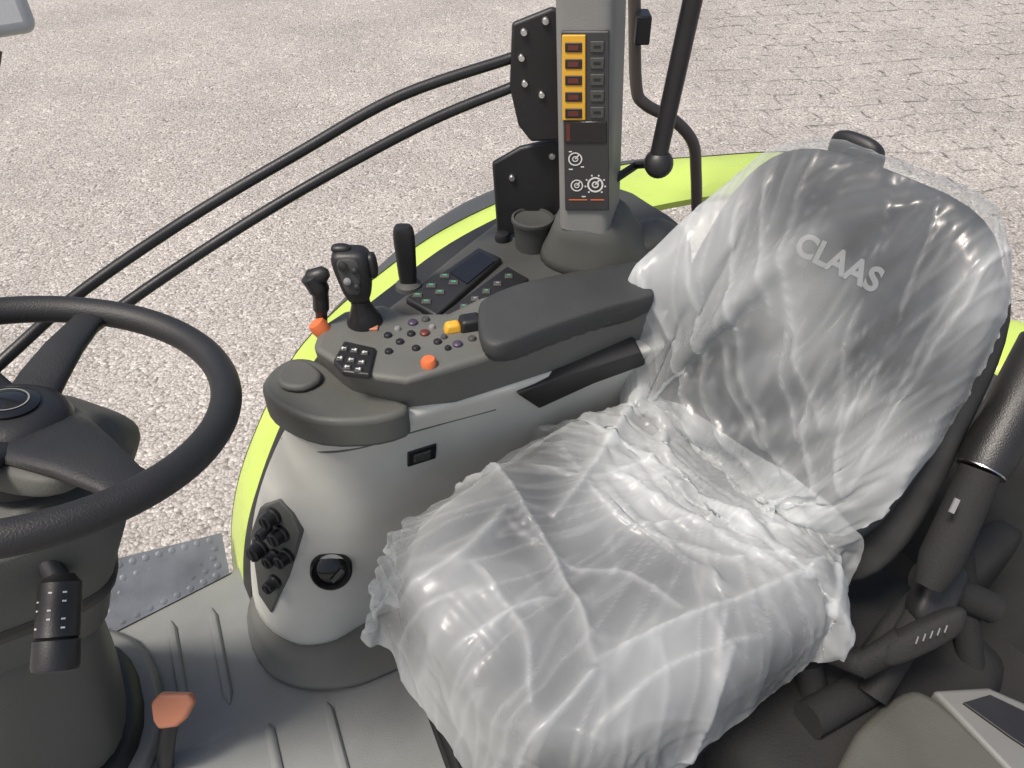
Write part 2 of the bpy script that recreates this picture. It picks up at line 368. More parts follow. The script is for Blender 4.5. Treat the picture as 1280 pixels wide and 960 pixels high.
# ------------------------------------------------------------------ sill trim behind the armrest
tr = thing('sill_trim', 'dark grey sill with keypad and cup holder at the foot of the pillar', 'trim', Z(700, 330, .3))
tt = spline([Z(u, v, .645) for u, v in ((478, 396), (512, 360), (560, 320), (604, 286), (645, 258), (700, 238), (770, 230), (815, 252), (858, 282), (866, 320), (850, 345), (620, 385))], 2, True)
trim = part('sill', MB().loft([[p-UP*.2 for p in tt], [p-UP*.03 for p in tt], tt]), M['dgrey'], tr, bevel=.015, seg=4, smooth=60)
m = fr(Z(665, 308, .645), UP, V((0, 1, 0)))
part('cup_holder', MB().lathe(m, [(.026, -.005), (.028, .025), (.0315, .044), (.0335, .047), (.033, .052), (.0295, .053), (.0285, .049), (.012, .047), (.001, .0475)], 32), M['dgrey'], tr)
m = fr(Z(628, 300, .645), UP, V((0, 1, 0)))
part('round_knob', MB().lathe(m, [(.012, 0), (.013, .008), (.011, .013), (.006, .0145)], 20), M['black'], tr)
def quadplate(name, q, z, h, mt, parent, **k):
    t = [Z(u, v, z+h) for u, v in q]; return part(name, MB().prism(t, [p-UP*(h+.004) for p in t]), mt, parent, **k)
kp1 = quadplate('keypad', ((506, 372), (598, 308), (628, 322), (545, 394)), .645, .010, M['black'], tr, bevel=.004)
kp2 = quadplate('button_strip', ((552, 392), (634, 332), (662, 348), (590, 400)), .645, .008, M['black'], tr, bevel=.003)
quadplate('screen', ((562, 340), (600, 314), (618, 326), (584, 354)), .655, .002, M['gloss'], kp1)
for i in range(3):
    for j in range(2):
        u, v = 522+i*17+j*11, 370-i*12+j*8
        m = on(kp1, u, v); b_ = part('key', MB().box(m, px(m, 13), px(m, 9), 0, .003, .85), M['dgrey'], kp1, bevel=.0008)
for i in range(3):
    for j in range(2):
        u, v = 522+i*17+j*11, 370-i*12+j*8
        m = on(kp1, u, v); part('key_mark', MB().box(m, px(m, 6), px(m, 3.5), .0031, .0036), M['green'], kp1)
for i in range(5):
    m = on(kp2, 580+i*14, 384-i*9.5); k = part('key', MB().box(m, px(m, 11), px(m, 10), 0, .003, .85), M['dgrey'], kp2, bevel=.0008)
for i in range(5):
    m = on(kp2, 580+i*14, 384-i*9.5); part('key_mark', MB().box(m, px(m, 4), px(m, 3), .0031, .0036), M['green'] if i % 2 == 0 else M['gmark'], kp2)
# pillar foot flare
PB, PTp = V((.121, 1.085, .66)), V((.060, 1.085, 1.75))
def pring(z, w, d, e=4, n=28, off=V((0, 0, 0)), yaw=-16):
    f = (z-PB.z)/(PTp.z-PB.z); c = PB.lerp(PTp, f)+off; cs, sn = math.cos(rad(yaw)), math.sin(rad(yaw)); out = []
    for k in range(n):
        a = 2*math.pi*(k+.5)/n; x = math.copysign(abs(math.cos(a))**(2/e), math.cos(a))*w; y = math.copysign(abs(math.sin(a))**(2/e), math.sin(a))*d
        out.append(V((c.x+x*cs-y*sn, c.y+x*sn+y*cs, z)))
    return out
part('pillar_foot', MB().loft([pring(.63, .105, .10, 2.6, off=V((.018, .03, 0))), pring(.66, .085, .085, 2.8, off=V((.014, .025, 0))), pring(.70, .060, .065, 3, off=V((.008, .01, 0))), pring(.745, .046, .056, 3.5)]), M['shroud'], tr, smooth=60, sub=1)
hp = Z(812, 302, .655); part('sill_hump', MB().pillow(hp, (RR, SS, UP), .11, lambda q: .04, lambda q: .026, 14, 24, 3.2, 3.), M['dgrey'], tr)

# ------------------------------------------------------------------ pillar
pil = thing('pillar', 'grey cab pillar with black switch panel on its face', 'pillar', PB)
pz = [pring(z, .0385, .052, 6) for z in (.72, .9, 1.1, 1.4, 1.75)]
pc = part('pillar_cover', MB().loft(pz), M['pillar'], pil, smooth=50)
mp = on(pc, 731, 150, UP)
pn = mp.col[2].to_3d()
def pp(u, v, h=0.): return onplane(mp, u, v)+pn*h
def ppl(name, q, h0, h1, mt, parent, **k):
    return part(name, MB().prism([pp(u, v, h1) for u, v in q], [pp(u, v, h0) for u, v in q]), mt, parent, **k)
def rect(a, b, c, d): return [(a, b), (c, b), (c, d), (a, d)]
pan = ppl('switch_panel', [(702, 38), (762, 38), (762, 262), (707, 262)], -.004, .004, M['panel'], pil, bevel=.002)
ppl('switch_frame', rect(704, 42, 733, 148), .003, .007, M['yellow'], pan, bevel=.001)
for i in range(5):
    y = 47+i*20.5; s = ppl('switch', rect(708, y+4, 729, y+16), .006, .0085, M['black'], pan, bevel=.001)
for i in range(5):
    y = 47+i*20.5; ppl('switch_mark', rect(712, y+7, 725, y+13), .0084, .0092, M['red'], pan)
for i in range(5):
    y = 47+i*20.5
    ppl('side_button', rect(739, y+3, 756, y+17), .003, .006, M['dgrey'], pan, bevel=.001)
    ppl('button_mark', rect(743, y+8, 752, y+11), .0059, .0065, M['black'], pan)
ppl('small_display', rect(707, 150, 759, 177), .003, .006, M['gloss'], pan, bevel=.001)
ppl('display_mark', rect(709, 153, 714, 174), .0059, .0065, M['red'], pan)
def arc(u, v, r, a0, a1, w, h=.0048):
    mb = MB(); vs = []; n = 28
    for i in range(n+1):
        a = rad(a0+(a1-a0)*i/n)
        for rr in (r-w/2, r+w/2): vs.append(pp(u+rr*math.cos(a), v-rr*math.sin(a)*.95, h))
    mb.add(vs, [(2*i, 2*i+1, 2*i+3, 2*i+2) for i in range(n)]); return mb
dm = MB()
for (u, v, r, w) in ((720, 197, 8, 1.6), (722, 230, 7, 1.5), (745, 229, 9, 2.2)):
    for q in (arc(u, v, r, 0, 360, w), arc(u, v, r*.4, 0, 360, w*.8)): dm.add(q.v, q.f)
    dm.add([pp(u-1, v, .0048), pp(u+1, v, .0048), pp(u+r*.75, v-r*.7, .0048), pp(u+r*.55, v-r*.8, .0048)], [(0, 1, 2, 3)])
for k in range(8):
    a = rad(-50+40*k); u, v = 745+12.5*math.cos(a), 229-12*math.sin(a); dm.add([pp(u-1, v-1, .0048), pp(u+1, v-1, .0048), pp(u+1, v+1, .0048), pp(u-1, v+1, .0048)], [(0, 1, 2, 3)])
for q in (rect(712, 209, 717, 210.5), rect(727, 206, 731, 207.5), rect(712, 187, 716, 188.5), rect(728, 243, 733, 244.5)): dm.add([pp(u, v, .0048) for u, v in q], [(0, 1, 2, 3)])
part('gauge_symbols', dm, M['mark'], pan)
part('warning_line', MB().add([pp(u, v, .0048) for q in (rect(712, 247, 735, 248.5), rect(739, 247, 756, 248.5)) for u, v in q], [(0, 1, 2, 3), (4, 5, 6, 7)]), M['orange'], pan)

# hinge plates
def plate(name, q, y, th, mt, bolts, label):
    t = thing(name, label, 'bracket', Y(*q[-1], y))
    f = [Y(u, v, y) for u, v in q]; pb = part('plate', MB().prism(f, [p+V((0, th, 0)) for p in f]), mt, t, bevel=.004)
    for u, v in bolts:
        m = fr(Y(u, v, y), (0, -1, 0)); part('bolt', MB().lathe(m, [(.0055, -.002), (.0055, .003), (.004, .005), (.0005, .0052)], 12), M['steel'], t)
    return t
plate('hinge_plate', [(640, 30), (690, 10), (702, 14), (702, 176), (664, 178), (648, 158), (637, 110)], 1.13, .012, M['black'], [(655, 40), (682, 26), (677, 118), (652, 72), (656, 104)], 'tall black hinge plate left of the pillar holding both rails')
plate('hinge_plate', [(615, 205), (650, 185), (690, 176), (704, 178), (706, 262), (668, 285), (622, 300)], 1.15, .012, M['black'], [(640, 222), (690, 195)], 'lower black bracket plate at the pillar foot beside the cup holder')
# rails
def rail(q, label):
    pts = spline([Y(u, v, y) for u, v, y in q], 6); solo('window_rail', MB().tube(pts, .0078, 14), M['black'], label, 'rail')
rail([(660, 66, 1.145), (635, 74, 1.145), (500, 120, 1.10), (375, 190, 1.03), (240, 270, .95), (105, 362, .86), (20, 436, .78), (-70, 520, .70)], 'upper of two curved black rails running from the hinge plate')
rail([(662, 100, 1.145), (635, 111, 1.145), (540, 150, 1.11), (420, 213, 1.04), (300, 284, .97), (165, 374, .88), (60, 455, .79), (-40, 545, .71)], 'lower of two curved black rails running from the hinge plate')
# bent tube + strut right of the pillar
q = [(790, -60, 1.24), (793, 0, 1.24), (795, 105, 1.24), (806, 130, 1.24), (842, 150, 1.24), (866, 178, 1.24), (870, 215, 1.24), (871, 262, 1.24)]
bt = thing('grab_tube', 'bent brown grey tube beside the pillar above the lime fender', 'tube', Y(871, 262, 1.24))
part('tube', MB().tube(spline([Y(*p) for p in q], 5), .0095, 14), M['tube'], bt)
m = fr(Y(803, 36, 1.22), (0, -1, 0)); part('clamp', MB().box(m, .022, .04, -.03, .012), M['black'], bt, bevel=.003)
gs = thing('gas_strut', 'black strut with ball end hanging right of the pillar', 'strut', Y(822, 205, 1.05))
part('rod', MB().tube([Y(822, 200, 1.05), Y(868, -10, 1.05), Y(905, -190, 1.05)], [.0125, .0125, .0125], 16), M['black'], gs)
c = Y(823, 204, 1.05); part('ball_end', MB().lathe(fr(c, (0, -1, .2)), [(.004, -.02), (.015, -.014), (.02, -.004), (.02, .006), (.014, .015), (.003, .019)], 24), M['black'], gs)
part('ball_bracket', MB().tube([c, c+V((-.02, .06, -.03)), PB+V((.03, .0, .12))], .006, 10), M['black'], gs)

# ------------------------------------------------------------------ armrest console
arm = thing('armrest_console', 'dark grey armrest console with joystick, buttons and padded top', 'armrest', Z(600, 480, .57))
at_ = [(390, 436), (400, 408), (430, 388), (478, 380), (505, 392), (560, 392), (600, 372), (700, 345), (812, 330), (820, 380), (700, 418), (562, 460), (508, 477), (440, 468)]
ab = [(398, 456), (405, 434), (440, 416), (480, 404), (510, 404), (560, 404), (600, 394), (700, 369), (812, 354), (828, 418), (700, 464), (570, 506), (498, 513), (440, 496)]
ac = part('console_body', MB().prism([Z(u, v, .66) for u, v in at_], [Z(u, v, .58) for u, v in ab]), M['grey'], arm, bevel=.010, seg=4, smooth=60)
po = [(597, 384), (606, 371), (650, 353), (720, 338), (790, 326), (805, 328), (818, 360), (812, 370), (760, 384), (690, 407), (630, 430), (608, 428), (599, 415)]
pt_ = spline([Z(u, v, .685) for u, v in po], 3, True); pcn = sum(pt_, V())/len(pt_)
part('arm_pad', MB().loft([[p-UP*.05 for p in pt_], [p-UP*.009 for p in pt_], [pcn+(p-pcn)*.988-UP*.002 for p in pt_], [pcn+(p-pcn)*.95+UP*.002 for p in pt_], [pcn+(p-pcn)*.55+UP*.003 for p in pt_]]), M['pad'], arm, smooth=60, sub=1)
# button cluster
cl = quadplate('button_cluster', ((416, 450), (430, 425), (470, 434), (462, 468), (428, 464)), .66, .006, M['black'], arm, bevel=.003)
cells = [(430, 437), (443, 439), (456, 442), (425, 449), (439, 451), (452, 454), (434, 460), (448, 463)]
for u, v in cells:
    m = on(cl, u, v) ; part('key', MB().box(m, px(m, 10), px(m, 9), 0, .0025, .85), M['dgrey'], cl, bevel=.0007)
for i, (u, v) in enumerate(cells):
    m = on(cl, u, v); mm = MB(); mm.box(m, px(m, 6), px(m, 1.4), .0026, .0031); mm.box(m @ Matrix.Translation((px(m, 1.5 if i % 2 else -1.5), 0, 0)), px(m, 1.4), px(m, 5), .0026, .0030)
    part('key_mark', mm, M['mark'], cl)
for (u, v, r, mt) in [(516, 404, 6, 'purple'), (532, 400, 5, 'dgrey'), (514, 418, 5, 'black'), (531, 417, 6, 'red'), (547, 428, 5, 'black'), (572, 431, 6, 'purple'), (590, 424, 5, 'dgrey'), (497, 412, 4, 'gmark'), (500, 428, 5, 'black'), (560, 436, 4, 'black'), (540, 410, 4, 'gmark'), (485, 420, 5, 'black'), (486, 440, 5, 'black'), (520, 436, 5, 'black'), (555, 422, 4, 'dgrey')]:
    m = on(ac, u, v); r = px(m, r); part('button', MB().lathe(m, [(r*1.1, -.001), (r, .003), (r*.7, .0045)], 14), M[mt], arm)
m = on(ac, 588, 408); part('thumb_wheel', MB().box(m @ Matrix.Rotation(rad(15), 4, 'Z'), px(m, 30), px(m, 26), -.002, .016, .8), M['black'], arm, bevel=.004)
m = on(ac, 566, 412); part('rocker', MB().box(m @ Matrix.Rotation(rad(15), 4, 'Z'), px(m, 24), px(m, 18), -.002, .012, .7), M['yellow'], arm, bevel=.004, label='yellow rocker switch')
m = on(ac, 536, 456); part('dial', MB().lathe(m, [(.010, -.004), (.0105, .006), (.008, .010), (.002, .011)], 20), M['orange'], arm, label='orange dial')
m = on(ac, 402, 412); part('dial', MB().lathe(m, [(.012, -.004), (.013, .006), (.0115, .013), (.004, .016)], 20), M['orange'], arm, label='orange base of the front lever')
# joystick
js = on(ac, 456, 402); b0 = js.translation; dirj = (UP-RR*.06).normalized()
stick = part('joystick', MB().lathe(fr(b0, dirj, U), [(.025, -.004), (.024, .004), (.018, .016), (.013, .03), (.012, .048)], 20), M['black'], arm)
hd = b0+dirj*.076
part('joystick_grip', MB().pillow(hd, (dirj, V((1, 0, 0)), V((0, -1, 0))), .082, lambda q: .016+.012*q, lambda q: .016+.005*q, 16, 24, 3.6, 4.), M['black'], stick)
part('grip_face', MB().pillow(hd+V((-.002, -.0165, .008)), (dirj, V((1, 0, 0)), V((0, -1, 0))), .055, lambda q: .010+.006*q, lambda q: .004, 12, 20, 4, 4), M['dgrey'], stick)
for (a, b, r) in ((-8, 24, 5.5), (5, 18, 4), (-5, 4, 4.5), (5, -4, 4)):
    p = hd+V((a*.0011, -.0205, b*.0011)); r = r*.0011; part('grip_button', MB().lathe(fr(p, (0, -1, .2)), [(r, -.004), (r, .003), (.001, .005)], 14), M['black'] if a != -5 else M['gmark'], stick)
part('top_switch', MB().pillow(hd+dirj*.041+V((-.010, 0, 0)), (V((1, 0, 0)), V((0, 1, 0)), UP), .026, lambda q: .008, lambda q: .006, 10, 14, 2.4, 2.4), M['black'], stick)
part('side_switch', MB().pillow(hd+dirj*.016+V((.026, 0, 0)), (dirj, V((1, 0, 0)), V((0, -1, 0))), .036, lambda q: .006, lambda q: .011, 10, 14, 3, 3), M['black'], stick)
m = on(ac, 461, 411); part('collar_tab', MB().box(m, px(m, 24), px(m, 10), -.001, .004), M['salmon'], arm, bevel=.002)
# front lever
lb = on(ac, 402, 408).translation
part('front_lever', MB().tube(spline([lb, lb+UP*.03+V((.004, 0, 0)), lb+UP*.06+V((.006, 0, 0)), lb+UP*.085+V((-.004, 0, 0))], 5), [.008]*5+[.011]*5+[.014]*5+[.006], 14), M['black'], arm)
m = fr(lb+UP*.082+V((.008, 0, 0)), V((1, 0, .3))); part('lever_tip', MB().lathe(m, [(.009, -.014), (.011, -.01), (.011, .008), (.006, .014)], 14), M['black'], arm)
# upright paddle on the sill
pb_ = Z(511, 358, .645)
pd = thing('paddle_lever', 'upright black paddle lever standing beside the keypad', 'lever', pb_)
part('paddle', MB().pillow(pb_+UP*.048, (UP, V((1, 0, 0)), V((0, -1, 0))), .11, lambda q: .0125+.004*q, lambda q: .010, 14, 20, 3, 5), M['black'], pd)
part('paddle_base', MB().lathe(fr(pb_, UP, V((0, 1, 0))), [(.02, -.002), (.019, .005), (.012, .01)], 18), M['dgrey'], pd)

# ------------------------------------------------------------------ steering wheel: find the pose of the circle seen in the photo
ang = np.linspace(0, 2*np.pi, 120, endpoint=False)
def circ(cx, cy, t, r, tl, az):
    n = V((math.sin(tl)*math.cos(az), math.sin(tl)*math.sin(az), math.cos(tl))); x = V((0, 1, 0)).cross(n).normalized(); y = n.cross(x)
    c = D(cx, cy, t); P = np.array(c)[None]+r*(np.cos(ang)[:, None]*np.array(x)+np.sin(ang)[:, None]*np.array(y)); q = P-np.array(CAM)
    d = q @ np.array(F); return 640+q @ np.array(R)/d*FPX, 480-q @ np.array(U)/d*FPX, n, x, y, c
def cost(p):
    u, v = circ(*p)[:2]; i, j = u.argmax(), v.argmin()
    return (u[i]-284)**2+.3*(v[i]-494)**2+(v[j]-384)**2+.3*(u[j]-55)**2+(v.max()-682)**2+.5*(p[0]-8)**2+.3*(p[1]-520)**2+400*max(0, p[4]-rad(38))**2
rng = np.random.RandomState(3); best = None
for _ in range(1500):
    p = [rng.uniform(-10, 40), rng.uniform(495, 550), .76, rng.uniform(.17, .24), rng.uniform(0, rad(40)), rng.uniform(-np.pi, np.pi)]
    c = cost(p)
    if best is None or c < best[0]: best = (c, p)
for k in range(2000):
    s_ = .25*(1-k/2000)+.01; p = list(best[1]); p[0] += rng.normal()*10*s_; p[1] += rng.normal()*10*s_; p[3] += rng.normal()*.02*s_; p[4] += rng.normal()*.3*s_; p[5] += rng.normal()*1*s_
    c = cost(p)
    if c < best[0]: best = (c, p)
_, _, wn, wx, wy, wc = circ(*best[1]); wr = best[1][3]
base = V((-.79, .627, 0))
sw = thing('steering_wheel', 'black steering wheel with thick rim at the left of the cab', 'steering wheel', wc-wn*.08)
rim = [wc+(wx*math.cos(a)+wy*math.sin(a))*wr for a in np.linspace(0, 2*math.pi, 96, endpoint=False)]
part('rim', MB().tube(rim, .0155, 20, closed=True, ref=wn), M['rubber'], sw)
def rimat(u, v):
    return min(rim, key=lambda p: (proj(p)[0]-u)**2+(proj(p)[1]-v)**2)
hub = wc-wn*.03
part('hub', MB().lathe(fr(hub, wn, V((0, 1, 0))), [(.05, -.05), (.058, -.02), (.056, .008), (.05, .02), (.036, .028), (.002, .03)], 40), M['black'], sw)
hc = part('hub_cap', MB().lathe(fr(hub+wn*.027, wn, V((0, 1, 0))), [(.028, -.002), (.028, .004), (.024, .006), (.002, .007)], 32), M['gloss'], sw)
def ringmb(m, r0, r1, z, n=40):
    mb = MB(); vs = []
    for i in range(n):
        a = 2*math.pi*i/n
        for r in (r0, r1): vs.append(m @ V((r*math.cos(a), r*math.sin(a), z)))
    mb.add(vs, [(2*i, 2*i+1, (2*i+3) % (2*n), (2*i+2) % (2*n)) for i in range(n)]); return mb
part('cap_ring', ringmb(fr(hub+wn*.027, wn, V((0, 1, 0))), .018, .0195, .0072), M['gmark'], hc)
def spoke(u, v, w0, w1, mt, name='spoke'):
    e = rimat(u, v); d = (e-hub).normalized(); side = wn.cross(d).normalized(); rings = []
    for f, w in ((.12, w0), (.35, w0*.75+w1*.25), (.6, w0*.35+w1*.65), (.85, w1), (1., w1*1.1)):
        c = hub.lerp(e, f)+wn*(.012*math.sin(f*math.pi)-.004); th = .011*(1-.3*f)
        rings.append([c+side*math.cos(2*math.pi*k/16)*w+wn*math.copysign(abs(math.sin(2*math.pi*k/16))**.7, math.sin(2*math.pi*k/16))*th for k in range(16)])
    return part(name, MB().loft(rings), mt, sw, smooth=60)
spoke(114, 390, .026, .017, M['rubber'])
sp = spoke(172, 618, .05, .022, M['rubber'])
e1 = rimat(118, 388); e2 = rimat(175, 625)
for e in (e1, e2):
    o_ = wc*2-e; u, v = proj(o_); spoke(u, v, .036, .022, M['rubber'])
# lower hub cover, a bulky grey shell in front of the hub
d2 = (e2-hub).normalized(); s2_ = wn.cross(d2)
part('hub_cover', MB().pillow(hub+d2*.045-wn*.012, (d2, s2_, wn), .15, lambda q: .07-.03*q, lambda q: .026-.012*q, 16, 28, 4, 4), M['shroud'], sw)
# column
col_ = thing('steering_column', 'dark grey steering column shroud rising from the floor at left', 'steering column', base)
top = wc-wn*.08
def cring(z, r, n=28, sx=1., sy=1., sh=V((0, 0, 0)), e=2.):
    f = (top.z-z)/top.z; c = top.lerp(base, f)+sh; out = []
    for k in range(n):
        a = 2*math.pi*(k+.5)/n-.45; x = math.copysign(abs(math.cos(a))**(2/e), math.cos(a)); y = math.copysign(abs(math.sin(a))**(2/e), math.sin(a))
        xr, yr = x*math.cos(.5)-y*math.sin(.5), x*math.sin(.5)+y*math.cos(.5); out.append(V((c.x+r*sx*xr, c.y+r*sy*yr, z)))
    return out
tz = top.z
part('shroud', MB().loft([cring(.04, .145, e=3.2), cring(.12, .135, e=3.4), cring(.2, .12, e=3.6), cring(.32, .096, e=3.6), cring(.42, .085, e=3.6), cring(.47, .083, e=3.6)]), M['shroud'], col_, smooth=50, sub=1)
part('upper_shroud', MB().loft([cring(.455, .089, e=4.2), cring(.46, .092, e=4.2), cring(.53, .092, e=4.2), cring(tz-.12, .096, e=4.2), cring(tz-.07, .10, e=4.2), cring(tz-.035, .09, e=4.), cring(tz-.01, .05)]), M['shroud'], col_, smooth=50, bevel=.004)
part('tilt_collar', MB().loft([cring(.53, .094, e=4.2), cring(.535, .097, e=4.2), cring(.55, .097, e=4.2), cring(.556, .094, e=4.2)]), M['black'], col_, smooth=50)
part('boot', MB().loft([cring(.0, .175, e=2.4), cring(.03, .172, e=2.4), cring(.045, .165, e=2.4), cring(.055, .148, e=2.4)]), M['black'], col_, smooth=50)
part('pedestal', MB().loft([cring(.0, .205, e=2.3), cring(.015, .205, e=2.3), cring(.03, .192, e=2.3), cring(.034, .16)]), M['tray'], col_, smooth=50, bevel=.004)
pod = D(92, 556, .93); part('instrument_pod', MB().pillow(pod, ((R-U*.35).normalized(), (U+R*.35).normalized(), -F), .13, lambda q: .05, lambda q: .04, 16, 24, 4, 4), M['shroud'], col_, smooth=60)
part('pod_arm', MB().tube([pod, pod.lerp(top, .5)-UP*.05, top-UP*.11], .03, 14), M['shroud'], col_)
s0_, s1_ = D(76, 728, .79), D(69, 838, .77)
st = part('stalk', MB().tube([s0_+(s0_-s1_)*.10, s0_+(s0_-s1_)*.02, s0_, s0_.lerp(s1_, .62), s0_.lerp(s1_, .64), s0_.lerp(s1_, .66), s0_.lerp(s1_, .95), s1_, s1_+(s1_-s0_)*.02], [.012, .017, .0195, .0205, .018, .0215, .0215, .020, .014], 28), M['black'], col_)
part('stalk_arm', MB().tube([s0_, s0_+V((-.05, .05, .06)), top-UP*.08], .011, 12), M['black'], col_)
tk = MB(); dd = (s1_-s0_).normalized()
for i in range(5):
    for j, a in enumerate((-35, 5, 40)):
        if (i*2+j) % 3 == 0: continue
        c = s0_.lerp(s1_, .12+.10*i); n_ = (-F*math.cos(rad(a))+R*math.sin(rad(a))); n_ = (n_-dd*n_.dot(dd)).normalized()
        tk.box(fr(c+n_*(.0195+.001*(.12+.1*i)/.62), n_, -dd), .0035, .0016, -.0012, .0006)
part('stalk_marks', tk, M['mark'], st)
# orange pedal lever
pf = Z(207, 957, 0); pk = D(213, 896, 1.18)
pl = thing('tilt_lever', 'orange topped lever on the floor beside the steering column', 'lever', pf)
part('stem', MB().tube(spline([pf, pf.lerp(pk, .5)+V((0, -.01, 0)), pk], 5), .013, 12), M['black'], pl)
kq = [D(u, v, 1.15+(v-890)*.0006) for u, v in ((187, 880), (198, 868), (237, 869), (243, 879), (232, 900), (220, 910), (197, 913), (190, 902))]
part('knob', MB().prism(kq, [p+F*.016 for p in kq]), M['salmon'], pl, bevel=.006, seg=4, smooth=60)

# ------------------------------------------------------------------ seat
TH = rad(37); rs = V((math.cos(TH), math.sin(TH), 0)); ls = V((rs.y, -rs.x, 0))
seat = thing('driver_seat', 'dark grey fabric driver seat wrapped in clear film', 'seat', V((.17, .63, 0)))
cc = V((.150, .615, .432))-ls*.032
cush = part('seat_cushion', MB().pillow(cc, (rs, ls, UP), .48, lambda q: .192+.033*q, lambda q: .054, 24, 44, 3.2, 4., bol=.040, bolp=2.), M['fabric'], seat, smooth=70)
bt_ = rad(22); bu = (UP*math.cos(bt_)+rs*math.sin(bt_)).normalized(); bn = (-rs*math.cos(bt_)+UP*math.sin(bt_)).normalized()
BL = .49; bb = V((.345, .775, .415))-ls*.034
bc = bb+bu*(BL/2)
bw = lambda q: .210-.012*q-.032*max(0, q-.45)
back = part('backrest', MB().pillow(bc-ls*.006, (bu, ls, bn), BL, bw, lambda q: .05, 28, 44, 3.2, 3.9, bol=.028, bolp=2.5), M['fabric'], seat, smooth=70)
part('backrest_shell', MB().pillow(bc-bn*.055-bu*.045+ls*.004, (bu, ls, bn), BL*1.04, lambda q: bw(q)*1.02+.030*max(0, .6-q), lambda q: .03, 24, 36, 4, 4.), M['fabric2'], seat, smooth=70)
part('cushion_pan', MB().pillow(cc-UP*.06, (rs, ls, UP), .49, lambda q: .205, lambda q: .035, 16, 36, 5, 6), M['black'], seat, smooth=60)
bel = MB(); rg = []
for i in range(9):
    k = .17 if i % 2 else .19; z = .13+i*.031
    rg.append([V((cc.x, cc.y, 0))+rs*(k*1.1*math.copysign(abs(math.cos(a))**.5, math.cos(a)))+ls*(k*math.copysign(abs(math.sin(a))**.5, math.sin(a)))+UP*z for a in np.linspace(0, 2*math.pi, 32, endpoint=False)])
part('suspension_bellows', bel.loft(rg), M['rubber'], seat, smooth=30)
b0, b1, c0, c1 = Z(488, 768, 0), Z(578, 1020, 0), Z(530, 762, .13), Z(640, 1015, .13)
ris = MB().prism([c0, c1, c1+RR*.55, c0+RR*.55], [b0, b1, b1+RR*.75, b0+RR*.75])
for i in range(5):
    f = (i+.5)/5; ris.tube([b0.lerp(c0, f)+UP*.003, b1.lerp(c1, f)+UP*.003], .005, 6)
part('seat_riser', ris, M['mat'], seat, bevel=.004, smooth=35)
def textmesh(txt, size, ext):
    c = bpy.data.curves.new('t', 'FONT'); c.body = txt; c.size = size; c.extrude = ext; c.align_x = 'CENTER'; c.align_y = 'CENTER'; c.offset = size*.035
    o = bpy.data.objects.new('t', c); COL.objects.link(o); bpy.context.view_layer.update()
    me = bpy.data.meshes.new_from_object(o.evaluated_get(bpy.context.evaluated_depsgraph_get()))
    vs = [v.co.copy() for v in me.vertices]; fs = [tuple(p.vertices) for p in me.polygons]
    bpy.data.objects.remove(o); bpy.data.curves.remove(c); bpy.data.meshes.remove(me); return vs, fs
vs, fs = textmesh('CLAAS', .040, .0006)
m = on(back, 1047, 328); tn = m.col[2].to_3d(); tn = (bn*.6+tn*.4).normalized(); ty = (bu-tn*bu.dot(tn)).normalized(); tx = ty.cross(tn)
lm = Matrix((tx, ty, tn)).transposed().to_4x4(); lm.translation = m.translation+tn*.0015
part('lettering', MB().add([lm @ v for v in vs], fs), M['logo'], seat, smooth=20)
k0 = bc+bu*(BL/2-.03)-bn*.09-ls*.1
part('belt_guide', MB().pillow(k0+UP*.03, (ls, UP, bn), .08, lambda q: .03, lambda q: .02, 12, 18, 2.6, 3), M['black'], seat)
# left arm strut (black cylinder at the right edge)
d0, d1, d2 = D(1310, 430, .99), D(1226, 588, .98), D(1176, 700, .99)
part('armrest_strut', MB().tube([d0, d0.lerp(d1, .9), d1], [.033, .032, .029], 24), M['rubber'], seat)
part('strut_ring', MB().tube([d1-(d1-d0)*.004, d1+(d1-d0)*.005], .0291, 24), M['steel'], seat)
part('strut_sleeve', MB().tube([d1, d1.lerp(d2, .5), d2, d2+(d2-d1)*.3], [.024, .025, .026, .018], 24), M['mat'], seat)
lv0, lv1 = D(1110, 815, .98), D(1195, 775, .96)
lvr = part('height_lever', MB().pillow((lv0+lv1)/2, ((lv1-lv0).normalized(), U, -F), .11, lambda q: .02, lambda q: .015, 14, 20, 3, 3), M['mat'], seat)
part('lever_bracket', MB().tube([D(1010, 800, 1.05), D(1080, 830, 1.0), D(1130, 800, .98)], .018, 14), M['mat'], seat)
for (a, b, r) in [((1090, 870, 1.05), (1180, 720, 1.06), .02), ((1150, 720, 1.1), (1240, 760, 1.12), .022), ((1010, 900, 1.05), (1100, 850, 1.1), .025), ((1200, 690, 1.12), (1215, 850, 1.15), .018), ((1030, 940, 1.1), (1010, 830, 1.1), .02), ((1060, 850, 1.15), (1150, 860, 1.15), .025)]:
    part('suspension_link', MB().tube([D(*a), D(*b)], r, 14), M['mat'], seat)
part('side_cover', MB().pillow(D(1160, 770, 1.2), (rs, bu, ls), .34, lambda q: .10, lambda q: .03, 14, 24, 5, 5), M['mat'], seat)
part('belt_buckle', MB().pillow(D(1170, 740, 1.05), ((U+R*.5).normalized(), (R-U*.5).normalized(), -F), .09, lambda q: .025, lambda q: .022, 14, 20, 4, 4), M['black'], seat)
part('belt_tag', MB().box(fr(D(1192, 632, .945), -F, U) @ Matrix.Rotation(rad(-25), 4, 'Z'), .006, .018, 0, .003), M['gmark'], seat)
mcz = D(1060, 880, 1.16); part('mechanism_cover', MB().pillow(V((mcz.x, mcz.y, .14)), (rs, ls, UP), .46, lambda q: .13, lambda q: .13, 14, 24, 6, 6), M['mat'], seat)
mm = MB()
for i in range(5):
    p = D(1146+i*9, 800-i*3.5, .935); mm.box(fr(p, -F, U) @ Matrix.Rotation(rad(70), 4, 'Z'), .009, .0013, 0, .001)
part('lever_marks', mm, M['gmark'], lvr)

